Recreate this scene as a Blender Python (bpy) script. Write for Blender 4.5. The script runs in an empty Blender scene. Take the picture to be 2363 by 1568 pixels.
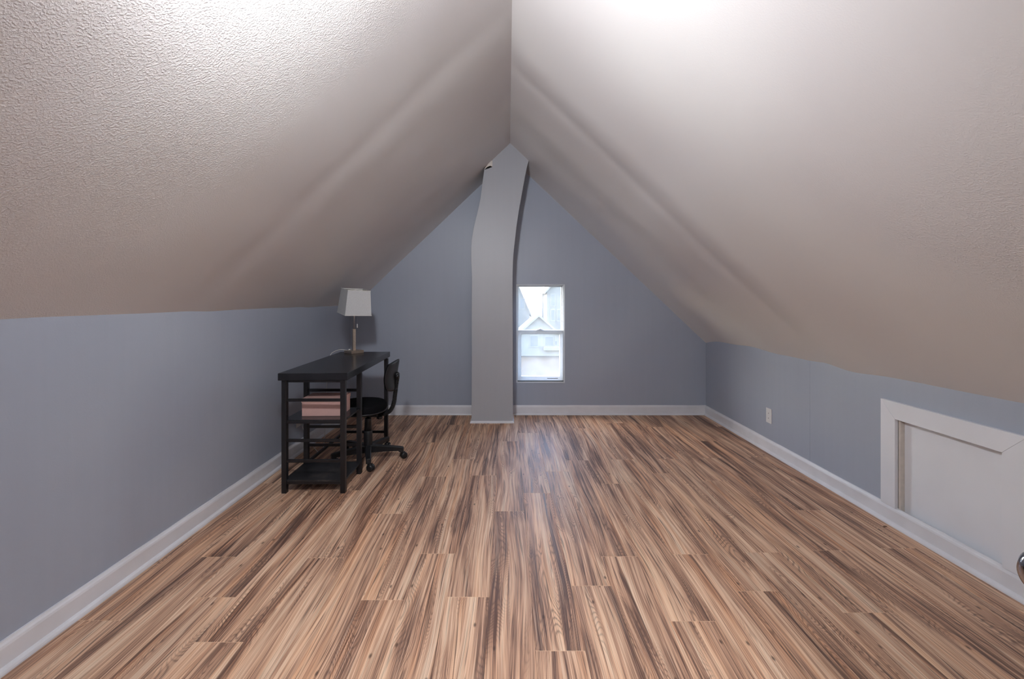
import bpy, bmesh, math, random
from mathutils import Vector, Matrix, noise as mnoise

random.seed(7)
scene = bpy.context.scene
COL = scene.collection
R = math.radians

# ------------------------------------------------------------------ camera, world, light, exposure
F = 1030.0            # focal length in pixels of the 2363 px wide frame
H = 1.2               # eye height
cam_d = bpy.data.cameras.new('camera')
cam_d.sensor_width = 36.0
cam_d.lens = F / 2363.0 * 36.0
cam_d.shift_x = (1181.5 - 1172.0) / 2363.0
cam_d.shift_y = (690.0 - 784.0) / 2363.0
cam_d.clip_start = 0.02
cam_d.clip_end = 400
cam = bpy.data.objects.new('camera', cam_d)
COL.objects.link(cam)
cam.location = (0, 0, H)
cam.rotation_euler = (R(90), 0, 0)
scene.camera = cam

world = bpy.data.worlds.new('sky')
scene.world = world
world.use_nodes = True
wn = world.node_tree
wn.nodes.clear()
wo = wn.nodes.new('ShaderNodeOutputWorld')
wb = wn.nodes.new('ShaderNodeBackground')
ws = wn.nodes.new('ShaderNodeTexSky')
ws.sky_type = 'NISHITA'
ws.sun_disc = False
ws.sun_elevation = R(40)
ws.sun_rotation = R(-68)
ws.air_density = 1.0
ws.dust_density = 1.6
ws.ozone_density = 1.0
wb.inputs['Strength'].default_value = 2.7
wn.links.new(ws.outputs[0], wb.inputs[0])
wn.links.new(wb.outputs[0], wo.inputs[0])

STAND_IN_W = 268.0         # emission strength of the added lamp standing in for a bounced flash
STAND_IN_AIM = (0.36, 0.93, -0.05)
LANDING_FILL_W = 240.0      # emission strength of the added fill light on the landing behind the doorway

cy = scene.cycles
cy.max_bounces = 5
cy.diffuse_bounces = 3
cy.glossy_bounces = 2
cy.transmission_bounces = 3
cy.transparent_max_bounces = 6
cy.caustics_reflective = False
cy.caustics_refractive = False
cy.adaptive_threshold = 0.05
cy.use_light_tree = False

vs = scene.view_settings
vs.view_transform = 'Standard'
vs.look = 'None'
vs.exposure = 0.1
vs.gamma = 1.0
vs.use_curve_mapping = False

# ------------------------------------------------------------------ helpers
def lin(c):
    c /= 255.0
    return c / 12.92 if c <= 0.04045 else ((c + 0.055) / 1.055) ** 2.4

def rgb(r, g, b):
    return (lin(r), lin(g), lin(b), 1.0)

class NT:
    """small wrapper for building node trees"""
    def __init__(self, name):
        self.m = bpy.data.materials.new(name)
        self.m.use_nodes = True
        self.t = self.m.node_tree
        self.t.nodes.clear()
        self.out = self.t.nodes.new('ShaderNodeOutputMaterial')
    def n(self, typ, **kw):
        nd = self.t.nodes.new(typ)
        for k, v in kw.items():
            setattr(nd, k, v)
        return nd
    def put(self, sock, v):
        if hasattr(v, 'is_linked') or isinstance(v, bpy.types.NodeSocket):
            self.t.links.new(v, sock)
        else:
            sock.default_value = v
    def math(self, op, a, b=None, c=None, clamp=False):
        nd = self.n('ShaderNodeMath', operation=op, use_clamp=clamp)
        self.put(nd.inputs[0], a)
        if b is not None: self.put(nd.inputs[1], b)
        if c is not None: self.put(nd.inputs[2], c)
        return nd.outputs[0]
    def comb(self, x, y, z):
        nd = self.n('ShaderNodeCombineXYZ')
        for s, v in zip(nd.inputs, (x, y, z)): self.put(s, v)
        return nd.outputs[0]
    def noise(self, vec, scale=1.0, detail=2.0, rough=0.5, dist=0.0, color=False, dims='3D'):
        nd = self.n('ShaderNodeTexNoise', noise_dimensions=dims)
        self.put(nd.inputs['Vector'], vec)
        nd.inputs['Scale'].default_value = scale
        nd.inputs['Detail'].default_value = detail
        nd.inputs['Roughness'].default_value = rough
        nd.inputs['Distortion'].default_value = dist
        return nd.outputs['Color' if color else 'Fac']
    def ramp(self, fac, stops, interp='LINEAR'):
        nd = self.n('ShaderNodeValToRGB')
        cr = nd.color_ramp
        cr.interpolation = interp
        while len(cr.elements) < len(stops): cr.elements.new(0.5)
        for e, (p, c) in zip(cr.elements, stops):
            e.position = p
            e.color = c if len(c) == 4 else (*c, 1)
        self.put(nd.inputs[0], fac)
        return nd.outputs[0]
    def mix(self, fac, a, b, blend='MIX'):
        nd = self.n('ShaderNodeMix', data_type='RGBA', blend_type=blend)
        self.put(nd.inputs[0], fac)
        self.put(nd.inputs[6], a)
        self.put(nd.inputs[7], b)
        return nd.outputs[2]
    def bump(self, height, strength, dist):
        nd = self.n('ShaderNodeBump')
        nd.inputs['Strength'].default_value = strength
        nd.inputs['Distance'].default_value = dist
        self.put(nd.inputs['Height'], height)
        return nd.outputs[0]
    def bsdf(self, color, rough=0.5, metal=0.0, spec=0.5, normal=None, **kw):
        nd = self.n('ShaderNodeBsdfPrincipled')
        self.put(nd.inputs['Base Color'], color)
        self.put(nd.inputs['Roughness'], rough)
        nd.inputs['Metallic'].default_value = metal
        nd.inputs['Specular IOR Level'].default_value = spec
        if normal is not None: self.t.links.new(normal, nd.inputs['Normal'])
        for k, v in kw.items(): self.put(nd.inputs[k.replace('_', ' ')], v)
        self.t.links.new(nd.outputs[0], self.out.inputs[0])
        return nd
    def coord(self, which='Object'):
        return self.n('ShaderNodeTexCoord').outputs[which]

def varied(name, c, rough=0.5, metal=0.0, amt=0.06, scale=30.0, bump=0.0, bscale=200.0, bdist=0.001, spec=0.5):
    """plain paint / plastic / metal with slight procedural variation"""
    t = NT(name)
    co = t.coord()
    f = t.noise(co, scale, 1.0)
    dark = tuple(v * (1 - amt) for v in c[:3]) + (1,)
    light = tuple(min(1, v * (1 + amt)) for v in c[:3]) + (1,)
    col = t.ramp(f, [(0.3, dark), (0.7, light)])
    nrm = t.bump(t.noise(co, bscale, 0.0), bump, bdist) if bump else None
    t.bsdf(col, rough, metal, spec, nrm)
    return t.m

# ---- materials
def mat_ceiling():
    t = NT('ceiling_paint')
    co = t.coord()
    big = t.noise(co, 1.3, 0.0)
    col = t.ramp(big, [(0.35, rgb(219, 215, 214)), (0.65, rgb(225, 222, 220))])
    # sprayed orange peel over most of the slopes, trowelled smooth where the joints were filled
    sep = t.n('ShaderNodeSeparateXYZ'); t.put(sep.inputs[0], co)
    peel = t.noise(co, 185.0, 1.0, 0.6)
    peel2 = t.ramp(peel, [(0.42, (0, 0, 0, 1)), (0.68, (1, 1, 1, 1))])
    zone = t.noise(co, 0.9, 0.0)
    ys = t.math('SUBTRACT', 2.15, sep.outputs[1])
    ys = t.math('ADD', ys, t.math('MULTIPLY', t.math('SUBTRACT', zone, 0.5), 1.6))
    mask = t.math('MULTIPLY', ys, 2.0, clamp=True)
    xr = t.math('ABSOLUTE', t.math('SUBTRACT', sep.outputs[0], 0.55))
    xm = t.math('MULTIPLY', t.math('SUBTRACT', xr, 0.45), 2.2, clamp=True)
    mask = t.math('MULTIPLY', mask, t.math('ADD', 0.12, t.math('MULTIPLY', xm, 0.88)))
    mask = t.math('ADD', mask, 0.03)
    h = t.math('MULTIPLY', peel2, mask)
    # trowel marks
    tw = t.noise(t.comb(t.math('MULTIPLY', sep.outputs[0], 2.0), t.math('MULTIPLY', sep.outputs[1], 9.0), sep.outputs[2]), 2.5, 1.0, 0.5, 0.0)
    tw = t.ramp(tw, [(0.6, (0, 0, 0, 1)), (0.72, (1, 1, 1, 1))])
    h = t.math('ADD', h, t.math('MULTIPLY', tw, 0.05))
    nrm = t.bump(h, 0.6, 0.0012)
    t.bsdf(col, 0.42, 0.0, 0.4, nrm)
    return t.m

def mat_wall(name='grey_wall_paint', c0=(160, 166, 180), c1=(166, 172, 185)):
    t = NT(name)
    co = t.coord()
    big = t.noise(co, 1.7, 0.0)
    col = t.ramp(big, [(0.3, rgb(*c0)), (0.7, rgb(*c1))])
    # roller drag and small specks
    sep = t.n('ShaderNodeSeparateXYZ'); t.put(sep.inputs[0], co)
    stre = t.noise(t.comb(t.math('MULTIPLY', sep.outputs[0], 30.0), t.math('MULTIPLY', sep.outputs[1], 30.0), t.math('MULTIPLY', sep.outputs[2], 1.2)), 1.0, 1.0)
    col = t.mix(0.018, col, t.ramp(stre, [(0.3, rgb(130, 132, 139)), (0.7, rgb(206, 208, 214))]))
    h = t.noise(co, 130.0, 1.0, 0.6)
    nrm = t.bump(h, 0.16, 0.0014)
    t.bsdf(col, 0.40, 0.0, 0.40, nrm)
    return t.m

def mat_wood():
    t = NT('laminate_wood')
    co = t.coord()
    sep = t.n('ShaderNodeSeparateXYZ'); t.put(sep.inputs[0], co)
    x, y = sep.outputs[0], sep.outputs[1]
    rnd = t.n('ShaderNodeObjectInfo').outputs['Random']
    # printed pattern: two strips side by side on each board
    xs = t.math('ADD', x, t.math('MULTIPLY', t.math('SUBTRACT', rnd, 0.5), 0.05))
    strip = t.math('GREATER_THAN', xs, 0.0)
    off = t.math('ADD', t.math('MULTIPLY', rnd, 71.0), t.math('MULTIPLY', strip, 13.7))
    wn1 = t.n('ShaderNodeTexWhiteNoise', noise_dimensions='1D')
    t.put(wn1.inputs['W'], off)
    tone = wn1.outputs['Value']
    def mulx(v, k): return t.math('MULTIPLY', v, k)
    def field(kx, ky, dz, detail, rough=0.5, xx=None):
        return t.noise(t.comb(t.math('MULTIPLY_ADD', xx or xw, kx, off), t.math('MULTIPLY_ADD', y, ky, t.math('MULTIPLY_ADD', off, 1.7, dz * 31.7)), 0.0), 1.0, detail, rough, dims='2D')
    # slow drift of the grain lines across the board
    warp = field(4.0, 1.3, 0.0, 0.0, 0.5, x)
    xw = t.math('ADD', x, mulx(t.math('SUBTRACT', warp, 0.5), 0.05))
    # heartwood patches where the figure opens into arches
    fld = field(9.0, 1.5, 2.0, 1.0, 0.4)
    patch = t.math('MULTIPLY', t.math('SUBTRACT', field(11.0, 1.3, 6.0, 1.0), 0.50), 9.0, clamp=True)
    broad = field(15.0, 0.55, 4.0, 1.0, 0.5)
    mid = field(78.0, 1.3, 8.0, 3.0, 0.62)
    fine = field(330.0, 3.6, 10.0, 2.0, 0.7)
    v = t.math('ADD', mulx(t.math('SUBTRACT', broad, 0.5), 0.85), mulx(t.math('SUBTRACT', mid, 0.5), 1.25))
    v = t.math('ADD', v, mulx(t.math('SUBTRACT', tone, 0.5), 0.10))
    v = t.math('ADD', v, mulx(t.math('SUBTRACT', fine, 0.5), 0.80))
    v = t.math('ADD', v, 0.58)
    v = t.math('SUBTRACT', v, mulx(patch, 0.13))
    col = t.ramp(v, [(0.18, rgb(98, 72, 61)), (0.33, rgb(154, 117, 97)), (0.50, rgb(198, 154, 126)),
                     (0.66, rgb(220, 178, 147)), (0.90, rgb(238, 207, 178))])
    # arch lines
    ring = t.math('SINE', mulx(t.math('ADD', fld, mulx(fine, 0.010)), 300.0))
    ring = t.math('POWER', t.math('MULTIPLY', t.math('ADD', ring, 1.0), 0.5), 3.0)
    col = t.mix(t.math('MULTIPLY', t.math('MULTIPLY', ring, patch), 0.62), col, rgb(98, 74, 66))
    # greyish bands and warm bands
    band = field(20.0, 0.65, 14.0, 1.0)
    greyf = t.math('MULTIPLY', t.math('SUBTRACT', band, 0.50), 5.0, clamp=True)
    col = t.mix(mulx(greyf, 0.45), col, t.mix(1.0, col, rgb(214, 212, 216), 'MULTIPLY'))
    warm = t.math('MULTIPLY', t.math('SUBTRACT', 0.46, band), 5.0, clamp=True)
    col = t.mix(mulx(warm, 0.5), col, t.mix(1.0, col, rgb(255, 230, 206), 'MULTIPLY'))
    # thin dark pore lines, and a few long dark streaks
    pf = field(260.0, 1.9, 17.0, 2.0, 0.65)
    pore = t.ramp(pf, [(0.55, (0, 0, 0, 1)), (0.66, (1, 1, 1, 1))])
    col = t.mix(mulx(pore, 0.45), col, rgb(100, 74, 60))
    lite = t.ramp(pf, [(0.30, (1, 1, 1, 1)), (0.40, (0, 0, 0, 1))])
    col = t.mix(mulx(lite, 0.35), col, rgb(236, 206, 180))
    cr = t.ramp(field(85.0, 2.0, 9.0, 2.0, 0.6), [(0.64, (0, 0, 0, 1)), (0.72, (1, 1, 1, 1))])
    col = t.mix(mulx(cr, 0.75), col, rgb(84, 62, 55))
    # knots
    vo = t.n('ShaderNodeTexVoronoi', feature='F1', voronoi_dimensions='2D')
    t.put(vo.inputs['Vector'], t.comb(t.math('MULTIPLY_ADD', x, 9.0, off), t.math('MULTIPLY_ADD', y, 4.0, off), 0.0))
    vo.inputs['Scale'].default_value = 1.0
    kn = t.ramp(vo.outputs['Distance'], [(0.02, (1, 1, 1, 1)), (0.06, (0, 0, 0, 1))])
    rare = t.n('ShaderNodeSeparateColor'); t.put(rare.inputs[0], vo.outputs['Color'])
    kn = t.math('MULTIPLY', kn, t.math('GREATER_THAN', rare.outputs[0], 0.72))
    col = t.mix(t.math('MULTIPLY', kn, 0.8), col, rgb(70, 50, 42))
    # saw marks across the grain
    sm = t.math('SINE', t.math('MULTIPLY', y, 900.0))
    smask = field(12.0, 4.0, 20.0, 0.0, 0.5, x)
    smask = t.math('MULTIPLY', t.math('SUBTRACT', smask, 0.58), 6.0, clamp=True)
    sm = t.math('MULTIPLY', t.math('MULTIPLY', t.math('ADD', sm, 1.0), 0.5), smask)
    col = t.mix(t.math('MULTIPLY', sm, 0.10), col, rgb(140, 104, 84))
    rough = t.ramp(mid, [(0.3, (0.48, 0.48, 0.48, 1)), (0.7, (0.60, 0.60, 0.60, 1))])
    t.bsdf(col, rough, 0.0, 0.42)
    return t.m

def mat_dustboard():
    t = NT('dusty_black_board')
    co = t.coord()
    f = t.noise(co, 7.0, 4.0, 0.6)
    g = t.noise(co, 60.0, 3.0)
    f = t.math('ADD', f, t.math('MULTIPLY', t.math('SUBTRACT', g, 0.5), 0.25))
    col = t.ramp(f, [(0.42, rgb(26, 26, 28)), (0.60, rgb(42, 40, 41)), (0.72, rgb(68, 62, 60))])
    t.bsdf(col, 0.38, 0.0, 0.5)
    return t.m

def mat_fabric():
    t = NT('black_seat_fabric')
    co = t.coord()
    f = t.noise(co, 500.0, 2.0)
    col = t.ramp(f, [(0.3, rgb(9, 9, 11)), (0.7, rgb(22, 22, 25))])
    t.bsdf(col, 0.95, 0.0, 0.1, t.bump(f, 0.4, 0.001))
    return t.m

def mat_shade():
    t = NT('white_lamp_shade_cloth')
    co = t.coord()
    f = t.noise(co, 260.0, 2.0)
    col = t.ramp(f, [(0.3, rgb(196, 196, 197)), (0.7, rgb(210, 210, 210))])
    t.bsdf(col, 0.85, 0.0, 0.2, t.bump(f, 0.1, 0.0005))
    return t.m

def mat_glass():
    t = NT('hazed_window_glass')
    co = t.coord()
    f = t.noise(co, 9.0, 4.0, 0.6)
    film = t.ramp(f, [(0.3, (0.05, 0.05, 0.05, 1)), (0.75, (0.10, 0.10, 0.10, 1))])  # film added as pale haze to flatten the view outside, not dirt
    tr = t.n('ShaderNodeBsdfTransparent'); tr.inputs[0].default_value = (0.97, 0.98, 0.98, 1)
    gl = t.n('ShaderNodeBsdfGlossy'); gl.inputs['Roughness'].default_value = 0.02
    fr = t.n('ShaderNodeFresnel'); fr.inputs[0].default_value = 1.45
    mx = t.n('ShaderNodeMixShader')
    t.put(mx.inputs[0], fr.outputs[0]); t.put(mx.inputs[1], tr.outputs[0]); t.put(mx.inputs[2], gl.outputs[0])
    tl = t.n('ShaderNodeBsdfTranslucent'); tl.inputs[0].default_value = (0.9, 0.9, 0.9, 1)
    m2 = t.n('ShaderNodeMixShader')
    t.put(m2.inputs[0], film); t.put(m2.inputs[1], mx.outputs[0]); t.put(m2.inputs[2], tl.outputs[0])
    t.put(t.out.inputs[0], m2.outputs[0])
    return t.m

def mat_vinyl():
    t = NT('white_window_vinyl')
    co = t.coord()
    col = t.ramp(t.noise(co, 25.0, 3.0), [(0.3, rgb(224, 227, 230)), (0.7, rgb(232, 234, 236))])
    p = t.bsdf(col, 0.35, 0.0, 0.5)
    tl = t.n('ShaderNodeBsdfTranslucent'); tl.inputs[0].default_value = (0.90, 0.94, 0.98, 1)
    mx = t.n('ShaderNodeMixShader'); mx.inputs[0].default_value = 0.33
    t.put(mx.inputs[1], p.outputs[0]); t.put(mx.inputs[2], tl.outputs[0])
    t.put(t.out.inputs[0], mx.outputs[0])
    return t.m

def mat_emit(name, col, strength):
    t = NT(name)
    em = t.n('ShaderNodeEmission')
    em.inputs[0].default_value = col
    em.inputs[1].default_value = strength
    t.put(t.out.inputs[0], em.outputs[0])
    return t.m

def mat_siding(name, c):
    t = NT(name)
    co = t.coord()
    f = t.noise(co, 2.0, 3.0)
    col = t.ramp(f, [(0.3, tuple(v * 0.92 for v in c[:3]) + (1,)), (0.7, c)])
    t.bsdf(col, 0.8, 0.0, 0.2)
    return t.m

M = dict(
    ceiling=mat_ceiling(), wall=mat_wall(), column_paint=mat_wall('column_grey_paint', (171, 172, 178), (176, 177, 182)), wood=mat_wood(),
    plank_edge=varied('plank_edge', rgb(222, 184, 152), 0.5, amt=0.1),
    subfloor=varied('subfloor', rgb(70, 52, 42), 0.9),
    trim=varied('white_trim_paint', rgb(224, 223, 227), 0.38, amt=0.035, scale=9, bump=0.12, bscale=60, bdist=0.001),
    hatch=varied('white_hatch_paint', rgb(226, 226, 231), 0.5, amt=0.02, scale=6, bump=0.08, bscale=90, bdist=0.001),
    stop=varied('cream_stop_wood', rgb(212, 202, 192), 0.6),
    plate=varied('white_plastic_plate', rgb(222, 220, 218), 0.35, amt=0.02),
    slot=varied('dark_screw', rgb(80, 76, 74), 0.5),
    torn=varied('torn_drywall_paper', rgb(226, 216, 208), 0.9, amt=0.05),
    board=varied('black_brown_board', rgb(27, 27, 31), 0.26, amt=0.12, scale=14),
    dust=mat_dustboard(),
    black_metal=varied('black_powder_coat', rgb(23, 21, 24), 0.40, amt=0.08),
    plastic=varied('black_plastic', rgb(24, 24, 27), 0.42, amt=0.08, bump=0.1, bscale=300, bdist=0.0006),
    rubber=varied('black_rubber_bellows', rgb(17, 17, 19), 0.5, amt=0.1),
    fabric=mat_fabric(),
    chrome=varied('polished_chrome', rgb(170, 168, 172), 0.10, 1.0, amt=0.03),
    nickel=varied('brushed_nickel', rgb(196, 182, 166), 0.42, 1.0, amt=0.08, scale=120),
    rod=varied('satin_chrome_rod', rgb(232, 228, 222), 0.30, 1.0, amt=0.03),
    shade=mat_shade(),
    shade_in=varied('shade_lining', rgb(225, 222, 214), 0.8),
    cord=varied('white_cord', rgb(214, 212, 208), 0.45),
    pink=varied('pink_cardboard', rgb(205, 165, 156), 0.55, amt=0.025, scale=40),
    pink_edge=varied('pale_box_edge', rgb(226, 200, 190), 0.6),
    vinyl=mat_vinyl(),
    glass=mat_glass(),
    dark=varied('dark_gap', rgb(30, 38, 42), 0.7),
    bulb=mat_emit('flash_stand_in_glow', (0.93, 0.96, 1.0, 1), STAND_IN_W),
    landing_fill=mat_emit('landing_fill_glow', (0.93, 0.96, 1.0, 1), LANDING_FILL_W),
    porcelain=varied('white_porcelain', rgb(228, 226, 222), 0.25),
    door=varied('white_door_paint', rgb(214, 212, 210), 0.45),
    white_siding=mat_siding('white_siding', rgb(122, 116, 108)),
    grey_siding=mat_siding('grey_siding', rgb(110, 105, 98)),
    roof=mat_siding('grey_shingles', rgb(110, 105, 98)),
    ext_glass=varied('house_window_glass', rgb(90, 88, 86), 0.4),
    ground=mat_siding('pale_gravel_ground', rgb(66, 59, 49)),
    leaf=varied('wood_chip', rgb(112, 82, 58), 0.6, amt=0.2),
)

# ---- mesh helpers
def obj(name, bm, mat, parent=None, smooth=False, loc=None, rot=None):
    me = bpy.data.meshes.new(name)
    bmesh.ops.recalc_face_normals(bm, faces=bm.faces)
    if smooth:
        for f in bm.faces: f.smooth = True
    bm.to_mesh(me); bm.free()
    for m in (mat if isinstance(mat, (list, tuple)) else [mat]): me.materials.append(m)
    o = bpy.data.objects.new(name, me)
    COL.objects.link(o)
    if parent is not None: o.parent = parent
    if loc is not None: o.location = loc
    if rot is not None: o.rotation_euler = rot
    return o

def empty(name, loc=(0, 0, 0), rz=0.0, parent=None):
    o = bpy.data.objects.new(name, None)
    o.empty_display_size = 0.1
    COL.objects.link(o)
    o.location = loc
    o.rotation_euler = (0, 0, rz)
    if parent is not None: o.parent = parent
    return o

def tag(o, label=None, cat=None, group=None, kind=None):
    if label: o['label'] = label
    if cat: o['category'] = cat
    if group: o['group'] = group
    if kind: o['kind'] = kind
    return o

def struct(o, label=None):
    return tag(o, label, kind='structure')

def box(bm, x0, x1, y0, y1, z0, z1, bev=0.0, seg=1, mat=0):
    vs_ = [bm.verts.new((x, y, z)) for x in (x0, x1) for y in (y0, y1) for z in (z0, z1)]
    idx = [(0, 1, 3, 2), (4, 6, 7, 5), (0, 4, 5, 1), (2, 3, 7, 6), (0, 2, 6, 4), (1, 5, 7, 3)]
    fs = [bm.faces.new([vs_[i] for i in q]) for q in idx]
    for f in fs: f.material_index = mat
    if bev > 0:
        es = set(e for f in fs for e in f.edges)
        bmesh.ops.bevel(bm, geom=list(es), offset=bev, segments=seg, profile=0.5, affect='EDGES')

def boxobj(name, mat, x0, x1, y0, y1, z0, z1, bev=0.0, seg=1, parent=None):
    bm = bmesh.new()
    box(bm, x0, x1, y0, y1, z0, z1, bev, seg)
    return obj(name, bm, mat, parent)

def prism(bm, poly, axis, a, b):
    """extrude a 2-D polygon along an axis: axis 'y' -> poly is (x, z); 'x' -> (y, z); 'z' -> (x, y)"""
    def P(p, v):
        return {'y': (p[0], v, p[1]), 'x': (v, p[0], p[1]), 'z': (p[0], p[1], v)}[axis]
    A = [bm.verts.new(P(p, a)) for p in poly]
    B = [bm.verts.new(P(p, b)) for p in poly]
    n = len(poly)
    fs = [bm.faces.new(A), bm.faces.new(list(reversed(B)))]
    for i in range(n):
        fs.append(bm.faces.new((A[i], B[i], B[(i + 1) % n], A[(i + 1) % n])))
    return fs

def sweep(bm, pts, rad, n=10, caps=True, flat=None):
    """tube through points; rad is a number or list"""
    pts = [Vector(p) for p in pts]
    rs = rad if isinstance(rad, (list, tuple)) else [rad] * len(pts)
    rings = []
    up = None
    for i, p in enumerate(pts):
        d = (pts[min(i + 1, len(pts) - 1)] - pts[max(i - 1, 0)]).normalized()
        if up is None:
            up = Vector((0, 0, 1)) if abs(d.z) < 0.9 else Vector((1, 0, 0))
        s = d.cross(up).normalized()
        u = s.cross(d).normalized()
        up = u
        rings.append([bm.verts.new(p + (s * math.cos(2 * math.pi * k / n) + u * math.sin(2 * math.pi * k / n)) * rs[i]) for k in range(n)])
    for a, b in zip(rings, rings[1:]):
        for k in range(n):
            bm.faces.new((a[k], a[(k + 1) % n], b[(k + 1) % n], b[k]))
    if caps:
        bm.faces.new(list(reversed(rings[0]))); bm.faces.new(rings[-1])

def lathe(bm, prof, n=24, mtx=None):
    """revolve (r, z) profile about z"""
    rings = []
    for r, z in prof:
        if r < 1e-6:
            rings.append([bm.verts.new((0, 0, z))])
        else:
            rings.append([bm.verts.new((r * math.cos(2 * math.pi * k / n), r * math.sin(2 * math.pi * k / n), z)) for k in range(n)])
    for a, b in zip(rings, rings[1:]):
        if len(a) == 1 and len(b) == 1: continue
        for k in range(n):
            k2 = (k + 1) % n
            if len(a) == 1: bm.faces.new((a[0], b[k2], b[k]))
            elif len(b) == 1: bm.faces.new((a[k], a[k2], b[0]))
            else: bm.faces.new((a[k], a[k2], b[k2], b[k]))
    if len(rings[0]) > 1: bm.faces.new(list(reversed(rings[0])))
    if len(rings[-1]) > 1: bm.faces.new(rings[-1])
    if mtx is not None: bmesh.ops.transform(bm, matrix=mtx, verts=bm.verts)

def smooth_curve(pts, n=8):
    """Catmull-Rom resampling"""
    P = [Vector(p) for p in pts]
    P = [P[0] * 2 - P[1]] + P + [P[-1] * 2 - P[-2]]
    out = []
    for i in range(1, len(P) - 2):
        for k in range(n):
            t = k / n
            a, b, c, d = P[i - 1:i + 3]
            out.append(0.5 * ((2 * b) + (-a + c) * t + (2 * a - 5 * b + 4 * c - d) * t * t + (-a + 3 * b - 3 * c + d) * t ** 3))
    out.append(P[-2])
    return out

# ------------------------------------------------------------------ room dimensions
XL, XR = -1.632, 2.050          # knee walls
YB, YF = 4.622, -0.30           # gable wall with the window, wall with the doorway behind the camera
RX, RZ = 0.021, 2.705           # ridge
KL, KR = 1.133, 0.782           # knee wall heights
SL = (RZ - KL) / (RX - XL)
SR = (RZ - KR) / (XR - RX)

# ------------------------------------------------------------------ floor of laminate planks
floor = boxobj('floor', M['subfloor'], XL - 0.05, XR + 0.05, YF - 0.1, YB + 0.05, -0.06, -0.0085)
struct(floor, 'brown laminate plank floor')
PW, PL, PB = 0.1697, 1.235, 0.094
JOINT = {-11: 2.45, -10: 1.664, -9: 2.074, -8: 1.793, -7: 1.559, -6: 2.065, -5: 2.49, -4: 1.777, -3: 2.10, -2: 1.795,
         -1: 2.52, 0: 1.52, 1: 1.865, 2: 2.077, 3: 1.66, 4: 2.095, 5: 1.831, 6: 2.11, 7: 1.705, 8: 2.127,
         9: 2.53, 10: 2.146, 11: 1.72}
plank_meshes = {}
def plank_mesh(w, l):
    key = (round(w, 3), round(l, 3))
    if key in plank_meshes: return plank_meshes[key]
    g, c, d = 0.00015, 0.0009, 0.0006
    hx, hy = w / 2 - g, l / 2 - g
    lx = 0.0004
    me = bpy.data.meshes.new('plank')
    top = [(-hx + lx, -hy + c, 0), (hx - lx, -hy + c, 0), (hx - lx, hy - c, 0), (-hx + lx, hy - c, 0)]
    rim = [(-hx, -hy, -d), (hx, -hy, -d), (hx, hy, -d), (-hx, hy, -d)]
    bot = [(a, b, -0.008) for a, b, _ in rim]
    V = top + rim + bot
    Fc = [(0, 1, 2, 3)] + [(4 + i, 4 + (i + 1) % 4, (i + 1) % 4, i) for i in range(4)] \
        + [(8 + i, 8 + (i + 1) % 4, 4 + (i + 1) % 4, 4 + i) for i in range(4)] + [(11, 10, 9, 8)]
    me.from_pydata(V, [], Fc)
    me.materials.append(M['wood']); me.materials.append(M['plank_edge'])
    for i in (1, 3): me.polygons[i].material_index = 1  # end bevels paler: bare core, with the catch-light painted in
    plank_meshes[key] = me
    return me
for k in range(-11, 12):
    x0, x1 = max(PB + k * PW, XL), min(PB + (k + 1) * PW, XR)
    if x1 - x0 < 0.02: continue
    y = JOINT[k]
    while y > YF: y -= PL
    while y < YB:
        a, b = max(y, YF), min(y + PL, YB)
        if b - a > 0.03:
            o = bpy.data.objects.new('plank', plank_mesh(x1 - x0, b - a))
            COL.objects.link(o)
            o.parent = floor
            o.location = ((x0 + x1) / 2, (a + b) / 2, random.uniform(-0.0003, 0.0))
        y += PL

# ------------------------------------------------------------------ ceiling: two slopes, slightly wavy at the drywall joints
def g(y, c, w): return math.exp(-((y - c) / w) ** 2)
def sag(side, s, y):
    """inward (downward) offset of the drywall, s = 0 ridge .. 1 knee wall"""
    if side < 0:
        d = -0.0020 * g(y, 2.28, 0.08) + 0.0026 * g(y, 2.48, 0.15)
        d += -0.002 * g(y, 3.48, 0.10) + 0.002 * g(y, 3.70, 0.14)
    else:
        d = 0.0085 * g(y, 2.64, 0.15) - 0.0050 * g(y, 2.88, 0.08)
        d += 0.003 * g(y, 3.42, 0.13) - 0.008 * g(y, 3.75, 0.20)
    d += 0.030 * max(0.0, (y - 4.25) / 0.37) ** 2
    d += 0.0045 * (mnoise.noise(Vector((s * 2.2 + side * 9, y * 0.9, 0.3)))) * min(1, s * 4)
    d += 0.0022 * mnoise.noise(Vector((s * 7 + side * 3, y * 3.1, 1.7))) * min(1, s * 6)
    return d
bm = bmesh.new()
NY, NS = 260, 40
ridge = None
for side in (-1, 1):
    if side < 0: ex, ez, sl = XL - 0.02, KL - 0.02 * SL, SL
    else: ex, ez, sl = XR + 0.02, KR - 0.02 * SR, SR
    nx, nz = (sl, -1.0) if side < 0 else (-sl, -1.0)
    ln = math.hypot(nx, nz); nx /= ln; nz /= ln
    rows = []
    for j in range(NY + 1):
        y = YF - 0.02 + (YB + 0.03 - YF + 0.02) * j / NY
        row = []
        for i in range(NS + 1):
            s = i / NS
            if i == 0 and ridge is not None:
                row.append(ridge[j]); continue
            d = sag(side, s, y) if i else 0.030 * max(0.0, (y - 4.25) / 0.37) ** 2
            row.append(bm.verts.new((RX + (ex - RX) * s + nx * d * (i > 0), y, RZ + (ez - RZ) * s + (nz * d if i else -d * 1.3))))
        rows.append(row)
    if ridge is None: ridge = [r[0] for r in rows]
    for a, b in zip(rows, rows[1:]):
        for i in range(NS):
            f = bm.faces.new((a[i], a[i + 1], b[i + 1], b[i]))
            f.smooth = True
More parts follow.
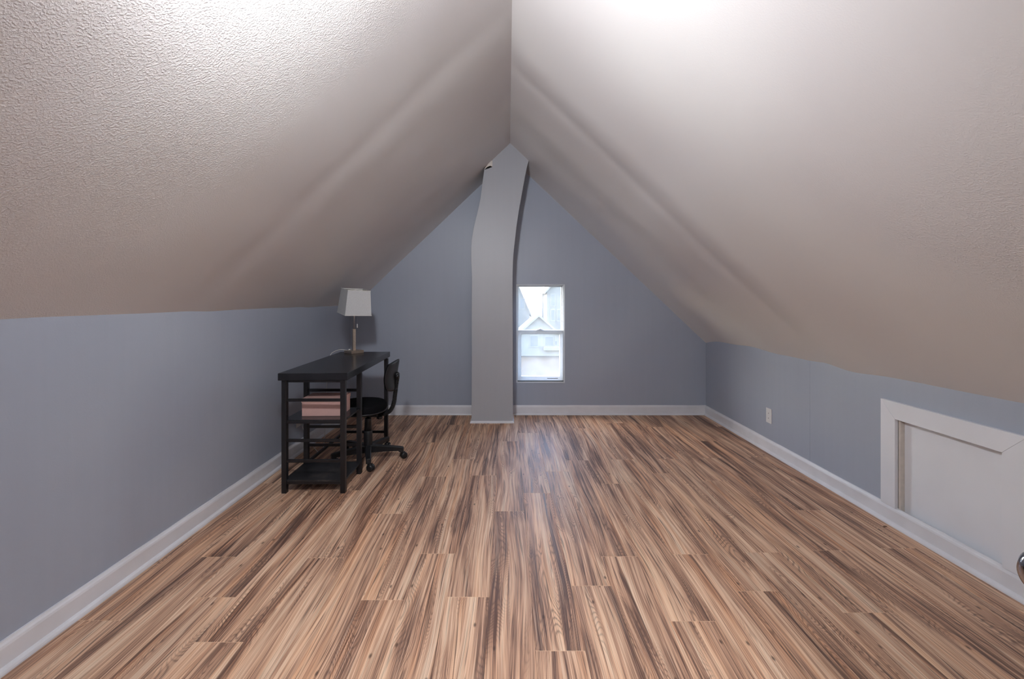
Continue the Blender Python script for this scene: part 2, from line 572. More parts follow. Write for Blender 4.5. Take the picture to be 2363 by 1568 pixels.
for v in ridge:
    for e in v.link_edges:
        if abs((e.verts[0].co - e.verts[1].co).normalized().y) > 0.9 and abs(e.verts[0].co.x - RX) < 1e-4 and abs(e.verts[1].co.x - RX) < 1e-4:
            e.smooth = False
ceiling = obj('ceiling', bm, M['ceiling'])
struct(ceiling, 'pinkish white sloping attic ceiling')

# ------------------------------------------------------------------ walls
T = 0.14
wl = boxobj('wall_left', M['wall'], XL - T, XL, YF - 0.02, YB + T, -0.05, KL + 0.16)
struct(wl, 'grey knee wall behind the desk')
# right knee wall with the hatch opening; two drywall sheets meet in a hairline seam
HY0, HY1, HZ = 1.8375, 2.345, 0.566
SEAM = 3.03
bm = bmesh.new()
top = KR + 0.12
box(bm, XR, XR + T, YF - 0.02, HY0, -0.05, top)
box(bm, XR, XR + T, HY0, HY1, HZ, top)
box(bm, XR, XR + T, HY0, HY1, -0.05, 0.085)
box(bm, XR + 0.060, XR + T, HY0, HY1, 0.08, HZ + 0.01)
box(bm, XR, XR + T, HY1, SEAM - 0.001, -0.05, top)
box(bm, XR, XR + T, SEAM + 0.001, YB + T, -0.05, top)
box(bm, XR + 0.004, XR + T - 0.01, SEAM - 0.002, SEAM + 0.002, -0.05, top)
struct(obj('wall_right', bm, M['wall']), 'grey knee wall with the white hatch')
# gable wall around the window opening
WX0, WX1, WZ0, WZ1 = 0.086, 0.590, 0.330, 1.350
bm = bmesh.new()
def roofz(x): return (RZ - SL * (RX - x) if x < RX else RZ - SR * (x - RX)) + 0.05
def gable(bm, y0, y1, hx0, hx1, hz0, hz1):
    prism(bm, [(XL - T, -0.05), (hx0, -0.05), (hx0, roofz(hx0) if hx0 < RX else roofz(hx0)), *([(RX, roofz(RX))] if hx0 > RX else []), (XL - T, roofz(XL - T))], 'y', y0, y1)
    prism(bm, [(hx1, -0.05), (XR + T, -0.05), (XR + T, roofz(XR + T)), (hx1, roofz(hx1))], 'y', y0, y1)
    if hz0 > 0: prism(bm, [(hx0, -0.05), (hx1, -0.05), (hx1, hz0), (hx0, hz0)], 'y', y0, y1)
    mid = [(hx0, hz1), (hx1, hz1), (hx1, roofz(hx1))] + ([(RX, roofz(RX))] if hx0 < RX < hx1 else []) + [(hx0, roofz(hx0))]
    prism(bm, mid, 'y', y0, y1)
gable(bm, YB, YB + T, WX0, WX1, WZ0, WZ1)
struct(obj('wall_back', bm, M['wall']), 'grey gable wall with the narrow window')
# wall behind the camera with the doorway
DX0, DX1, DZ = -0.125, 0.690, 2.03
bm = bmesh.new()
gable(bm, YF - 0.11, YF, DX0, DX1, 0, DZ)
struct(obj('wall_front', bm, M['wall']), 'grey wall around the doorway')
# small landing beyond the doorway
bm = bmesh.new()
LX0, LX1, LY0 = -0.75, 1.25, -1.75
box(bm, LX0 - 0.1, LX0, LY0, YF - 0.11, -0.05, 2.3)
box(bm, LX1, LX1 + 0.1, LY0, YF - 0.11, -0.05, 2.3)
box(bm, LX0 - 0.1, LX1 + 0.1, LY0 - 0.1, LY0, -0.05, 2.3)
box(bm, LX0 - 0.1, LX1 + 0.1, LY0 - 0.1, YF - 0.11, 2.3, 2.4)
struct(obj('wall_landing', bm, M['trim']), 'pale walls of the landing')
struct(boxobj('floor_landing', M['subfloor'], LX0, LX1, LY0, YF - 0.1, -0.06, 0.0), 'floor of the landing')

# ------------------------------------------------------------------ baseboards
BASE = [(0, 0), (0.015, 0), (0.015, 0.078), (0.013, 0.086), (0.009, 0.092), (0.007, 0.098), (0, 0.098)]
SHOE = [(0.015, 0), (0.030, 0), (0.030, 0.006), (0.0275, 0.013), (0.022, 0.018), (0.015, 0.020)]
def wobble_run(name, prof, axis, a, b, base, sgn, parent, mat=None):
    """moulding profile run along an axis with slightly uneven edges"""
    bm = bmesh.new()
    n = max(2, int((b - a) / 0.06))
    rings = []
    for i in range(n + 1):
        v = a + (b - a) * i / n
        w = 0.0016 * mnoise.noise(Vector((v * 5.0, base * 3, 0.1))) if prof is BASE else 0
        ring = []
        for (d, z) in prof:
            zz = z + (w if z > 0.07 else 0)
            ring.append(bm.verts.new((base + sgn * d, v, zz) if axis == 'y' else (v, base + sgn * d, zz)))
        rings.append(ring)
    m = len(prof)
    for r0, r1 in zip(rings, rings[1:]):
        for k in range(m): bm.faces.new((r0[k], r0[(k + 1) % m], r1[(k + 1) % m], r1[k]))
    bm.faces.new(rings[0]); bm.faces.new(list(reversed(rings[-1])))
    return obj(name, bm, mat or M['trim'], parent)
CX0, CX1, CY = -0.351, 0.046, 4.307
def baseboard(name, axis, a, b, base, sgn, label):
    o = wobble_run(name, BASE, axis, a, b, base, sgn, None)
    wobble_run('shoe_moulding', SHOE, axis, a, b, base, sgn, o)
    struct(o, label)
baseboard('baseboard_left', 'y', YF, YB, XL, 1, 'white baseboard along the left knee wall')
baseboard('baseboard_right', 'y', YF, YB, XR, -1, 'white baseboard along the right knee wall')
baseboard('baseboard_back', 'x', XL, CX0, YB, -1, 'white baseboard left of the boxed column')
baseboard('baseboard_back', 'x', CX1, XR, YB, -1, 'white baseboard below the window')

# ------------------------------------------------------------------ boxed column under the ridge
def cp(px, py): return ((px - 1172.0) / F * CY, H - (py - 690.0) / F * CY)
left = [(1088, 977.5), (1088.5, 800), (1088.5, 690), (1089, 640), (1087.3, 600), (1087, 575), (1088.7, 552), (1092.5, 528), (1097, 509), (1101, 493.5),
        (1105, 476), (1108.5, 459), (1112.5, 426), (1117.5, 392)]
leftb = [(1135.5, 386), (1136.5, 366)]
apex = [(1177, 322)]
right = [(1221, 368), (1216, 385), (1212.5, 402), (1208.6, 424), (1199, 476), (1192, 521.7), (1188, 558.6), (1185.5, 580), (1184, 597.6), (1182.8, 634), (1183, 700), (1183.3, 800), (1183.5, 977.5)]
outline = [cp(*p) for p in left + leftb + apex + right]
outline = [(x, max(0.0, z)) for x, z in outline]
column = empty('column', (0, 0, 0))
column.location = ((CX0 + CX1) / 2, CY + 0.15, 0)
def under(o, parent):
    o.parent = parent
    o.matrix_parent_inverse = Matrix.Translation(parent.location).inverted()
    return o
bm = bmesh.new()
# skin of the box: outline at the front face, a little bevel, straight back to the gable wall
inner = []
n = len(outline)
A = [bm.verts.new((x, CY + 0.0015, z)) for x, z in outline]
Bk = [bm.verts.new((x, YB + 0.01, z)) for x, z in outline]
cxm = sum(p[0] for p in outline) / n
Fv = [bm.verts.new((x + (0.0015 if x < cxm else -0.0015), CY, z)) for x, z in outline]
bm.faces.new(Fv)
for i in range(n):
    j = (i + 1) % n
    bm.faces.new((Fv[i], Fv[j], A[j], A[i]))
    bm.faces.new((A[i], A[j], Bk[j], Bk[i]))
under(obj('column_casing', bm, M['column_paint']), column)
bm = bmesh.new()
SH2 = [(0.0, 0), (0.014, 0), (0.014, 0.010), (0.010, 0.017), (0.0, 0.021)]
ring = []
path = [((CX0, YB), (-1, 0)), ((CX0, CY), (-1, -1)), ((CX1, CY), (1, -1)), ((CX1, YB), (1, 0))]
for (x, y), (dx, dy) in path:
    ring.append([bm.verts.new((x + dx * d, y + dy * d, z)) for d, z in SH2])
for r0, r1 in zip(ring, ring[1:]):
    for k in range(len(SH2)): bm.faces.new((r0[k], r0[(k + 1) % len(SH2)], r1[(k + 1) % len(SH2)], r1[k]))
bm.faces.new(ring[0]); bm.faces.new(list(reversed(ring[-1])))
under(obj('base_trim', bm, M['trim']), column)['label'] = 'white quarter round at the column foot'
# torn flap of drywall paper at the upper left
bm = bmesh.new()
fl = [cp(1116, 394), cp(1124, 385.5), cp(1131, 383.5), cp(1136, 385), cp(1136.5, 371), cp(1130, 373)]
fa = [bm.verts.new((x, CY - 0.012 + 0.010 * (i % 2), z)) for i, (x, z) in enumerate(fl)]
fb = [bm.verts.new((x, CY + 0.02, z + 0.004)) for x, z in fl]
bm.faces.new(fa); bm.faces.new(list(reversed(fb)))
for i in range(6): bm.faces.new((fa[i], fb[i], fb[(i + 1) % 6], fa[(i + 1) % 6]))
under(obj('torn_paper_flap', bm, M['torn']), column)['label'] = 'torn white drywall paper'
tag(column, 'grey boxed column leaning to the ridge beside the window', 'column')

# ------------------------------------------------------------------ window
win = empty('window_1', ((WX0 + WX1) / 2, YB, WZ0))
struct(win, 'narrow white vinyl sash window')
def wpart(name, bm, mat, parent=None, smooth=False):
    o = obj(name, bm, mat, None, smooth)
    p = parent or win
    o.parent = p
    if parent is None: o.matrix_parent_inverse = Matrix.Translation(win.location).inverted()
    else: o.parent = parent
    return o
def frame_bars(bm, x0, x1, z0, z1, y0, y1, wl_, wr_, wb_, wt_, bev=0.002):
    """four mitred bars"""
    def bar(p):
        prism(bm, p, 'y', y0, y1)
    bar([(x0, z0), (x1, z0), (x1 - wr_, z0 + wb_), (x0 + wl_, z0 + wb_)])
    bar([(x0, z1), (x0 + wl_, z1 - wt_), (x1 - wr_, z1 - wt_), (x1, z1)])
    bar([(x0, z0), (x0 + wl_, z0 + wb_), (x0 + wl_, z1 - wt_), (x0, z1)])
    bar([(x1, z0), (x1, z1), (x1 - wr_, z1 - wt_), (x1 - wr_, z0 + wb_)])
MZ = 0.868                                   # meeting rail
bm = bmesh.new(); frame_bars(bm, WX0, WX1, WZ0, WZ1, YB - 0.004, YB + 0.11, 0.013, 0.011, 0.013, 0.010)
wpart('outer_frame', bm, M['vinyl'])
bm = bmesh.new()
frame_bars(bm, WX0 + 0.012, WX1 - 0.010, WZ0 + 0.012, WZ1 - 0.009, YB + 0.012, YB + 0.10, 0.004, 0.010, 0.004, 0.006)
wpart('jamb_liner', bm, M['vinyl'])
us = bmesh.new(); frame_bars(us, WX0 + 0.016, WX1 - 0.020, MZ - 0.01, WZ1 - 0.015, YB + 0.055, YB + 0.085, 0.009, 0.012, 0.012, 0.010)
upper = wpart('upper_sash', us, M['vinyl'])
ls = bmesh.new(); frame_bars(ls, WX0 + 0.017, WX1 - 0.016, WZ0 + 0.020, MZ, YB + 0.014, YB + 0.048, 0.036, 0.036, 0.044, 0.036)
lower = wpart('lower_sash', ls, M['vinyl'])
def pane(x0, x1, z0, z1, y, parent):
    bm = bmesh.new()
    v = [bm.verts.new(p) for p in ((x0, y, z0), (x1, y, z0), (x1, y, z1), (x0, y, z1))]
    bm.faces.new(v)
    o = obj('pane', bm, M['glass'], None)
    o.parent = parent
    return o
pane(WX0 + 0.02, WX1 - 0.03, MZ - 0.005, WZ1 - 0.02, YB + 0.07, upper)
pane(WX0 + 0.045, WX1 - 0.045, WZ0 + 0.055, MZ - 0.03, YB + 0.031, lower)
bm = bmesh.new()                            # thin white lip along the top of the lower sash and the sash lock
box(bm, WX0 + 0.016, WX1 - 0.015, YB + 0.006, YB + 0.052, MZ - 0.002, MZ + 0.006, 0.0015)
o = obj('meeting_rail', bm, M['vinyl']); o.parent = lower
bm = bmesh.new()
box(bm, 0.300, 0.372, YB + 0.014, YB + 0.044, MZ + 0.006, MZ + 0.013, 0.002)
lathe(bm, [(0.0, 0), (0.019, 0), (0.019, 0.008), (0.012, 0.014), (0, 0.015)], 16, None)
for v in bm.verts:
    if abs(v.co.y) < 0.1: v.co += Vector((0.336, YB + 0.030, MZ + 0.010))
o = obj('sash_lock', bm, M['vinyl']); o.parent = lower
bm = bmesh.new()
box(bm, 0.408, 0.520, YB + 0.0125, YB + 0.016, WZ0 + 0.042, WZ0 + 0.0465)
o = obj('lift_slot', bm, M['dark']); o.parent = lower
bm = bmesh.new()
box(bm, WX0 + 0.014, WX1 - 0.012, YB + 0.010, YB + 0.05, WZ0 + 0.012, WZ0 + 0.0205)
wpart('sill_gasket', bm, M['dark'])

# ------------------------------------------------------------------ hatch in the right knee wall
hatch = empty('door_1', (XR, (HY0 + HY1) / 2, 0.098))
struct(hatch, 'low white access hatch with mitred casing')
def hpart(name, bm, mat):
    o = obj(name, bm, mat)
    return under(o, hatch)
CW = 0.090
xo = XR - 0.017
yo0, yo1, zo = HY0 - CW, HY1 + CW, HZ + CW
gap = 0.0008
def casing(name, poly):
    bm = bmesh.new()
    fs = prism(bm, poly, 'x', xo, XR + 0.004)
    es = list(fs[0].edges)
    bmesh.ops.bevel(bm, geom=es, offset=0.0007, segments=1, affect='EDGES')
    return hpart(name, bm, M['hatch'])
casing('side_casing', [(HY1, 0.096), (yo1, 0.096), (yo1, zo), (HY1, HZ)])
casing('side_casing', [(yo0, 0.096), (HY0, 0.096), (HY0, HZ), (yo0, zo)])
casing('head_casing', [(HY0, HZ + gap), (HY1, HZ + gap), (yo1, zo + gap), (yo0, zo + gap)])
bm = bmesh.new()
box(bm, XR + 0.001, XR + 0.040, HY1 - 0.013, HY1 - 0.0005, 0.086, HZ, 0.001)
hpart('jamb_stop', bm, M['stop'])
bm = bmesh.new()
box(bm, XR + 0.001, XR + 0.040, HY0 + 0.0005, HY0 + 0.013, 0.086, HZ, 0.001)
hpart('jamb_stop', bm, M['stop'])
bm = bmesh.new()
box(bm, XR + 0.022, XR + 0.040, HY0 + 0.0135, HY1 - 0.0135, 0.0855, HZ - 0.003, 0.0010)
hpart('hatch_panel', bm, M['hatch'])

# ------------------------------------------------------------------ wall plates
def plate(x, y, z, sgn, label, duplex):
    o = empty('outlet_plate', (x, y, z))
    bm = bmesh.new()
    box(bm, min(0, sgn * 0.006), max(0, sgn * 0.006), -0.035, 0.035, -0.0575, 0.0575, 0.002, 2)
    obj('cover_plate', bm, M['plate'], o)
    if duplex:
        for dz in (-0.0195, 0.0195):
            bm = bmesh.new()
            box(bm, min(0, sgn * 0.008), max(0, sgn * 0.008), -0.017, 0.017, dz - 0.0145, dz + 0.0145, 0.003, 2)
            obj('socket', bm, M['plate'], o)
    else:
        for dz in (-0.019, 0.019):
            bm = bmesh.new()
            lathe(bm, [(0.0032, 0), (0.0032, 0.0015), (0.0, 0.002)], 12, Matrix.Translation((sgn * 0.0055, 0, dz)) @ Matrix.Rotation(sgn * R(90), 4, 'Y'))
            obj('screw', bm, M['slot'], o)
    tag(o, label, 'outlet plate')
plate(XR, 3.500, 0.283, -1, 'white blank wall plate with two screws near the hatch', False)
plate(XL, 3.47, 0.262, 1, 'white outlet plate low on the wall behind the desk', True)

# ------------------------------------------------------------------ added lights out of view: flash stand-in and landing fill
def fill_light(loc, nrm, label, mat, r, h):
    q = Vector((0, 0, 1)).rotation_difference(Vector(nrm)).to_matrix().to_4x4()
    root = empty('added_fill_light', loc)
    root.rotation_euler = q.to_euler()
    bm = bmesh.new(); lathe(bm, [(0.0, -0.004), (r * 1.03, -0.004), (r * 1.03, 0.010), (r * 0.98, 0.012), (0.0, 0.012)], 32)
    obj('base_ring', bm, M['porcelain'], root, True)
    bm = bmesh.new()
    prof = [(0.0, 0.0125)]
    for k in range(0, 9):
        a = 0.5 * math.pi * k / 8
        prof.append((r * 0.97 * math.cos(a) ** 0.45 if k < 8 else 0.0, 0.0125 + (h - 0.0125) * math.sin(a) ** 0.8))
    lathe(bm, prof, 14)
    obj('diffuser', bm, mat, root, True)
    tag(root, label, 'added light')
    return root
# added lamp for a flash bounced off the left slope, turned to the gable
BX, BY = -0.52, 0.78
nl = Vector((SL, 0, -1)).normalized()
foot = Vector((BX, BY, RZ - SL * (RX - BX)))
stand_in = empty('flash_stand_in_light', foot)
aim = Vector(STAND_IN_AIM).normalized()
head = nl * 0.100
def to(o, p, d):
    o.location = p
    o.rotation_euler = Vector((0, 0, 1)).rotation_difference(d).to_euler()
    return o
bm = bmesh.new(); lathe(bm, [(0.0, -0.004), (0.062, -0.004), (0.062, 0.012), (0.050, 0.020), (0.0, 0.020)], 28)
to(obj('canopy', bm, M['porcelain'], stand_in, True), (0, 0, 0), nl)
bm = bmesh.new(); sweep(bm, [nl * 0.015, nl * 0.06, head - aim * 0.03], 0.011, 12)
obj('swivel_arm', bm, M['porcelain'], stand_in, True)
bm = bmesh.new(); lathe(bm, [(0.0, -0.045), (0.045, -0.045), (0.110, -0.012), (0.122, 0.0), (0.122, 0.008), (0.0, 0.008)], 32)
to(obj('stand_in_head', bm, M['porcelain'], stand_in, True), head, aim)
bm = bmesh.new(); lathe(bm, [(0.0, 0.0085), (0.119, 0.0085), (0.118, 0.018), (0.105, 0.034), (0.070, 0.047), (0.035, 0.052), (0.0, 0.054)], 16)
to(obj('diffuser', bm, M['bulb'], stand_in, True), head, aim)
tag(stand_in, 'added lamp for bounced flash on the left ceiling slope', 'added light')
fill_light((0.25, -0.72, 2.3), (0, 0, -1), 'added round fill light on the landing ceiling', M['landing_fill'], 0.165, 0.06)  # unseen light added behind the camera to fill the room

# ------------------------------------------------------------------ open door at the right of the camera
door = empty('door_2', (0.667, YF + 0.04, 0))
struct(door, 'open white room door with chrome knob')
bm = bmesh.new()
box(bm, 0.649, 0.684, YF + 0.045, 0.540, 0.012, 2.015, 0.002)
under(obj('door_leaf', bm, M['door']), door)
knob = empty('door_knob', (0, 0, 0)); under(knob, door)
bm = bmesh.new()
KC = (0.592, 0.480, 0.900)
prof = [(0.0, -0.0275), (0.010, -0.0268), (0.019, -0.0235), (0.0255, -0.015), (0.0280, -0.004), (0.0265, 0.006), (0.0205, 0.015), (0.0125, 0.021),
        (0.0105, 0.028), (0.0105, 0.044), (0.020, 0.046), (0.031, 0.050), (0.033, 0.057), (0.0, 0.057)]
lathe(bm, prof, 40, Matrix.Translation(KC) @ Matrix.Rotation(R(90), 4, 'Y'))
o = obj('knob', bm, M['chrome'], None, True); o.parent = knob; o['label'] = 'round chrome door knob'

# ------------------------------------------------------------------ desk with shelf trestle
DESKZ = 0.742
desk = empty('desk', (-1.205, 3.30, 0), R(0.3))
DW, DL = 0.424, 1.118
bm = bmesh.new(); box(bm, -DW / 2, DW / 2, -DL / 2, DL / 2, DESKZ - 0.044, DESKZ, 0.0018, 1)
obj('tabletop', bm, M['board'], desk, False, (-0.0105, 0, 0), (0, 0, R(1.4)))
def dbar(name, x0, x1, y0, y1, z0, z1, mat='black_metal', bev=0.0015):
    bm = bmesh.new(); box(bm, x0, x1, y0, y1, z0, z1, bev)
    return obj(name, bm, M[mat], desk)
LW = 0.030
xl0, xr1 = -0.192, 0.199
yn, ym, yf = -0.553, -0.252, 0.440
for x in (xl0, xr1 - LW):
    for y in (yn, ym, yf):
        dbar('leg', x, x + LW, y, y + LW, 0.0, DESKZ - 0.044)
for y in (yn, ym, yf):
    dbar('top_rail', xl0 + LW, xr1 - LW, y + 0.004, y + LW - 0.004, DESKZ - 0.044 - 0.014, DESKZ - 0.044)
for y in (yn, ym):
    for z in (0.573, 0.323, 0.197):
        dbar('rung', xl0 + LW, xr1 - LW, y + 0.008, y + LW - 0.008, z - 0.009, z + 0.009)
    for z in (0.440, 0.066):
        dbar('shelf_rail', xl0 + LW, xr1 - LW, y + 0.006, y + LW - 0.006, z - 0.011, z + 0.006)
dbar('shelf', xl0 + 0.006, xr1 - 0.006, yn + LW - 0.022, ym + 0.022, 0.441, 0.453, 'board', 0.001)
dbar('shelf', xl0 + 0.006, xr1 - 0.006, yn + LW - 0.022, ym + 0.022, 0.068, 0.080, 'dust', 0.001)['label'] = 'dusty lower shelf board'
dbar('stretcher', xl0 + 0.008, xl0 + LW - 0.008, ym + LW, yf, 0.062, 0.082)
dbar('stretcher', xl0 + LW, xr1 - LW, yf + 0.008, yf + LW - 0.008, 0.070, 0.090)
tag(desk, 'black narrow desk with open shelf trestle against the left wall', 'desk')

# ------------------------------------------------------------------ pink box on the desk shelf
pb = empty('storage_box', (-1.187, 2.925, 0.4535), R(1.5))
w, d = 0.246, 0.178
bm = bmesh.new(); box(bm, -w / 2, w / 2, -d / 2, d / 2, 0.0, 0.094, 0.001)
obj('box_body', bm, M['pink'], pb)
bm = bmesh.new(); box(bm, -w / 2 - 0.003, w / 2 + 0.003, -d / 2 - 0.003, d / 2 + 0.003, 0.088, 0.112, 0.0012)
lid = obj('lid', bm, M['pink'], pb)
bm = bmesh.new()
for (a, b, c, e) in ((-w / 2 - 0.0034, w / 2 + 0.0034, -d / 2 - 0.0034, -d / 2 - 0.0018),):
    box(bm, a, b, c, e, 0.1095, 0.1125)
obj('lid_edge', bm, M['pink_edge'], lid)
tag(pb, 'pale pink lidded cardboard box on the desk shelf', 'box')

# ------------------------------------------------------------------ table lamp
lamp = empty('table_lamp', (-1.300, 3.772, DESKZ))
def tilt(o, rz): o.rotation_euler = (0, 0, rz); return o
bm = bmesh.new(); s = 0.0575; box(bm, -s, s, -s, s, 0.0, 0.023, 0.0012)
tilt(obj('base', bm, M['nickel'], lamp), R(50))
bm = bmesh.new(); s = 0.0115; box(bm, -s, s, -s, s, 0.023, 0.203, 0.0012)
tilt(obj('post', bm, M['nickel'], lamp), R(37))
bm = bmesh.new(); sweep(bm, [(0, 0, 0.203), (0, 0, 0.36), (0, 0, 0.48)], 0.0062, 14)
obj('rod', bm, M['rod'], lamp, True)
bm = bmesh.new(); lathe(bm, [(0.0, 0.36), (0.017, 0.36), (0.017, 0.42), (0.0, 0.42)], 16)
obj('lamp_socket', bm, M['plate'], lamp, True)
bm = bmesh.new(); sweep(bm, [(0.028, -0.004, 0.375), (0.028, -0.004, 0.245)], 0.0009, 6)
chain = obj('pull_chain', bm, M['chrome'], lamp)
bm = bmesh.new(); lathe(bm, [(0.0, 0.212), (0.0045, 0.213), (0.0052, 0.225), (0.004, 0.244), (0.0, 0.247)], 12, Matrix.Translation((0.028, -0.004, 0)))
obj('pull_bead', bm, M['plate'], chain, True)
# square tapered shade, knocked slightly askew
shade = empty('shade', (0.004, -0.01, 0.330), 0, lamp)
shade.rotation_euler = Matrix.Rotation(R(37), 3, 'Z').to_euler()
shade.rotation_mode = 'QUATERNION'
shade.rotation_quaternion = (Matrix.Rotation(R(6.5), 4, Vector((0.624, 0.784, 0)).normalized()) @ Matrix.Rotation(R(37), 4, 'Z')).to_quaternion()
hb, ht, hh, th = 0.109, 0.093, 0.208, 0.0016
bm = bmesh.new()
def sq(h, z): return [bm.verts.new((a * h, b * h, z)) for a, b in ((-1, -1), (1, -1), (1, 1), (-1, 1))]
q = [sq(hb, 0), sq(ht, hh), sq(ht - th, hh), sq(hb - th, 0)]
for a, b, mi in ((0, 1, 0), (1, 2, 0), (2, 3, 1), (3, 0, 0)):
    for k in range(4):
        f = bm.faces.new((q[a][k], q[a][(k + 1) % 4], q[b][(k + 1) % 4], q[b][k]))
        f.material_index = mi
obj('shade_cloth', bm, [M['shade'], M['shade_in']], shade)
for nm, hcur, z0, z1 in (('bottom_hem', hb + 0.0008, -0.001, 0.004), ('top_hem', ht + 0.0012, hh - 0.004, hh + 0.001)):
    bm = bmesh.new()
    ri = [[bm.verts.new((a * e, b * e, z)) for a, b in ((-1, -1), (1, -1), (1, 1), (-1, 1))] for e, z in ((hcur + 0.001, z0), (hcur + 0.001, z1), (hcur - 0.003, z1), (hcur - 0.003, z0))]
    for a, b in ((0, 1), (1, 2), (2, 3), (3, 0)):
        for k in range(4): bm.faces.new((ri[a][k], ri[a][(k + 1) % 4], ri[b][(k + 1) % 4], ri[b][k]))
    obj(nm, bm, M['cord'], shade)
bm = bmesh.new()
for a in (45, 135):
    c, s_ = math.cos(R(a)) * ht * 1.38, math.sin(R(a)) * ht * 1.38
    sweep(bm, [(-c, -s_, hh - 0.006), (c, s_, hh - 0.006)], 0.0015, 6)
obj('spider', bm, M['chrome'], shade)
# white cord leaving the base, falling behind the desk down to the floor
pts = smooth_curve([(-0.035, 0.005, 0.012), (-0.075, -0.008, 0.026), (-0.115, -0.028, 0.030), (-0.150, -0.055, 0.016), (-0.168, -0.085, -0.02),
                    (-0.178, -0.12, -0.20), (-0.175, -0.16, -0.45), (-0.165, -0.20, -0.62), (-0.150, -0.27, -0.715), (-0.175, -0.30, -0.736), (-0.26, -0.32, -0.60), (-0.318, -0.302, -0.478)], 8)
bm = bmesh.new(); sweep(bm, pts, 0.0024, 8)
obj('cord', bm, M['cord'], lamp, True)
bm = bmesh.new(); box(bm, -0.046, -0.030, -0.006, 0.010, 0.023, 0.032, 0.003, 2)
obj('cord_grip', bm, M['cord'], lamp)
tag(lamp, 'nickel table lamp with white square shade on the desk', 'lamp')

# ------------------------------------------------------------------ task chair tucked under the desk (faces the wall)
chair = empty('office_chair', (-1.050, 3.352, 0), R(0))
# gas column
bm = bmesh.new(); lathe(bm, [(0.0, 0.060), (0.030, 0.060), (0.032, 0.075), (0.032, 0.180), (0.031, 0.208), (0.029, 0.212), (0.0, 0.212)], 24)
obj('column_shroud', bm, M['plastic'], chair, True)
bm = bmesh.new(); lathe(bm, [(0.0, 0.208), (0.0275, 0.208), (0.0235, 0.300), (0.022, 0.306), (0.0, 0.306)], 24)
obj('telescopic_cover', bm, M['plastic'], chair, True)
bm = bmesh.new(); lathe(bm, [(0.0, 0.304), (0.011, 0.304), (0.011, 0.345), (0.0, 0.345)], 16)
obj('gas_lift', bm, M['chrome'], chair, True)
# hub and five arms
bm = bmesh.new(); lathe(bm, [(0.0, 0.052), (0.040, 0.052), (0.044, 0.062), (0.042, 0.098), (0.036, 0.104), (0.0, 0.104)], 24)
obj('base_hub', bm, M['plastic'], chair, True)
def arm_bm():
    bm = bmesh.new()
    st = [(0.025, 0.024, 0.052, 0.106), (0.09, 0.021, 0.056, 0.102), (0.17, 0.0185, 0.060, 0.096), (0.230, 0.0175, 0.062, 0.092), (0.240, 0.0175, 0.052, 0.091), (0.262, 0.0165, 0.052, 0.087), (0.266, 0.013, 0.053, 0.083)]
    rings = []
    for x, hw, z0, z1 in st:
        b = 0.005
        rings.append([bm.verts.new(p) for p in ((x, -hw, z0), (x, hw, z0), (x, hw, z1 - b), (x, hw - b, z1), (x, -hw + b, z1), (x, -hw, z1 - b))])
    for a, c in zip(rings, rings[1:]):
        for k in range(6): bm.faces.new((a[k], a[(k + 1) % 6], c[(k + 1) % 6], c[k]))
    bm.faces.new(rings[0]); bm.faces.new(list(reversed(rings[-1])))
    return bm
arm0 = obj('base_arm', arm_bm(), M['plastic'])
def wheel_bm():
    bm = bmesh.new()
    lathe(bm, [(0.0, -0.0085), (0.012, -0.0085), (0.0205, -0.0070), (0.0245, -0.002), (0.0245, 0.004), (0.0215, 0.0085), (0.0, 0.0085)], 22, Matrix.Rotation(R(90), 4, 'X'))
    return bm
wheel0 = obj('wheel', wheel_bm(), M['plastic'], None, True)
bm = bmesh.new()
lathe(bm, [(0.0, 0.028), (0.0055, 0.028), (0.0055, 0.062), (0.0, 0.062)], 10)
sweep(bm, [(-0.004, 0, 0.045), (0.008, 0, 0.043), (0.018, 0, 0.036), (0.022, 0, 0.0245)], [0.0085, 0.010, 0.009, 0.006], 10)
fork0 = obj('caster', bm, M['plastic'], None, True)
swivel = [R(35), R(-60), R(200), R(80), R(-20)]
first = True
for k in range(5):
    a = R(0 + 72 * k)
    if k == 0: arm, fk = arm0, fork0
    else:
        arm, fk = arm0.copy(), fork0.copy()
        COL.objects.link(arm); COL.objects.link(fk)
    arm.parent = chair; arm.rotation_euler = (0, 0, a)
    fk.parent = arm; fk.location = (0.250, 0, 0); fk.rotation_euler = (0, 0, swivel[k] - a)
    # two wheels in one caster share an axle: both ride on the caster
    for sgn in (-1, 1):
        if first: wh = wheel0; first = False
        else:
            wh = wheel0.copy(); COL.objects.link(wh)
        wh.parent = arm
        c = Vector((0.250, 0, 0)) + Matrix.Rotation(swivel[k] - a, 3, 'Z') @ Vector((0.018, sgn * 0.0145, 0.0245))
        wh.location = c
        wh.rotation_euler = (0, 0, swivel[k] - a + (math.pi if sgn < 0 else 0))
# seat: rounded cushion on a plastic pan with a lip
def rounded(bm, prof, ex, ey, cx, cy, n=56, pw=2.5):
    """stack of superellipse rings: prof = (scale, z)"""
    rings = []
    for sc, z in prof:
        if sc < 1e-5:
            rings.append([bm.verts.new((cx, cy, z))]); continue
        r = []
        for k in range(n):
            t = 2 * math.pi * k / n
            c, s_ = math.cos(t), math.sin(t)
            r.append(bm.verts.new((cx + ex * sc * math.copysign(abs(c) ** (2 / pw), c), cy + ey * sc * math.copysign(abs(s_) ** (2 / pw), s_), z)))
        rings.append(r)
    for a, b in zip(rings, rings[1:]):
        for k in range(n):
            k2 = (k + 1) % n
            if len(a) == 1: bm.faces.new((a[0], b[k2], b[k]))
            elif len(b) == 1: bm.faces.new((a[k], a[k2], b[0]))
            else: bm.faces.new((a[k], a[k2], b[k2], b[k]))
SX, SY = -0.050, 0.004
bm = bmesh.new()
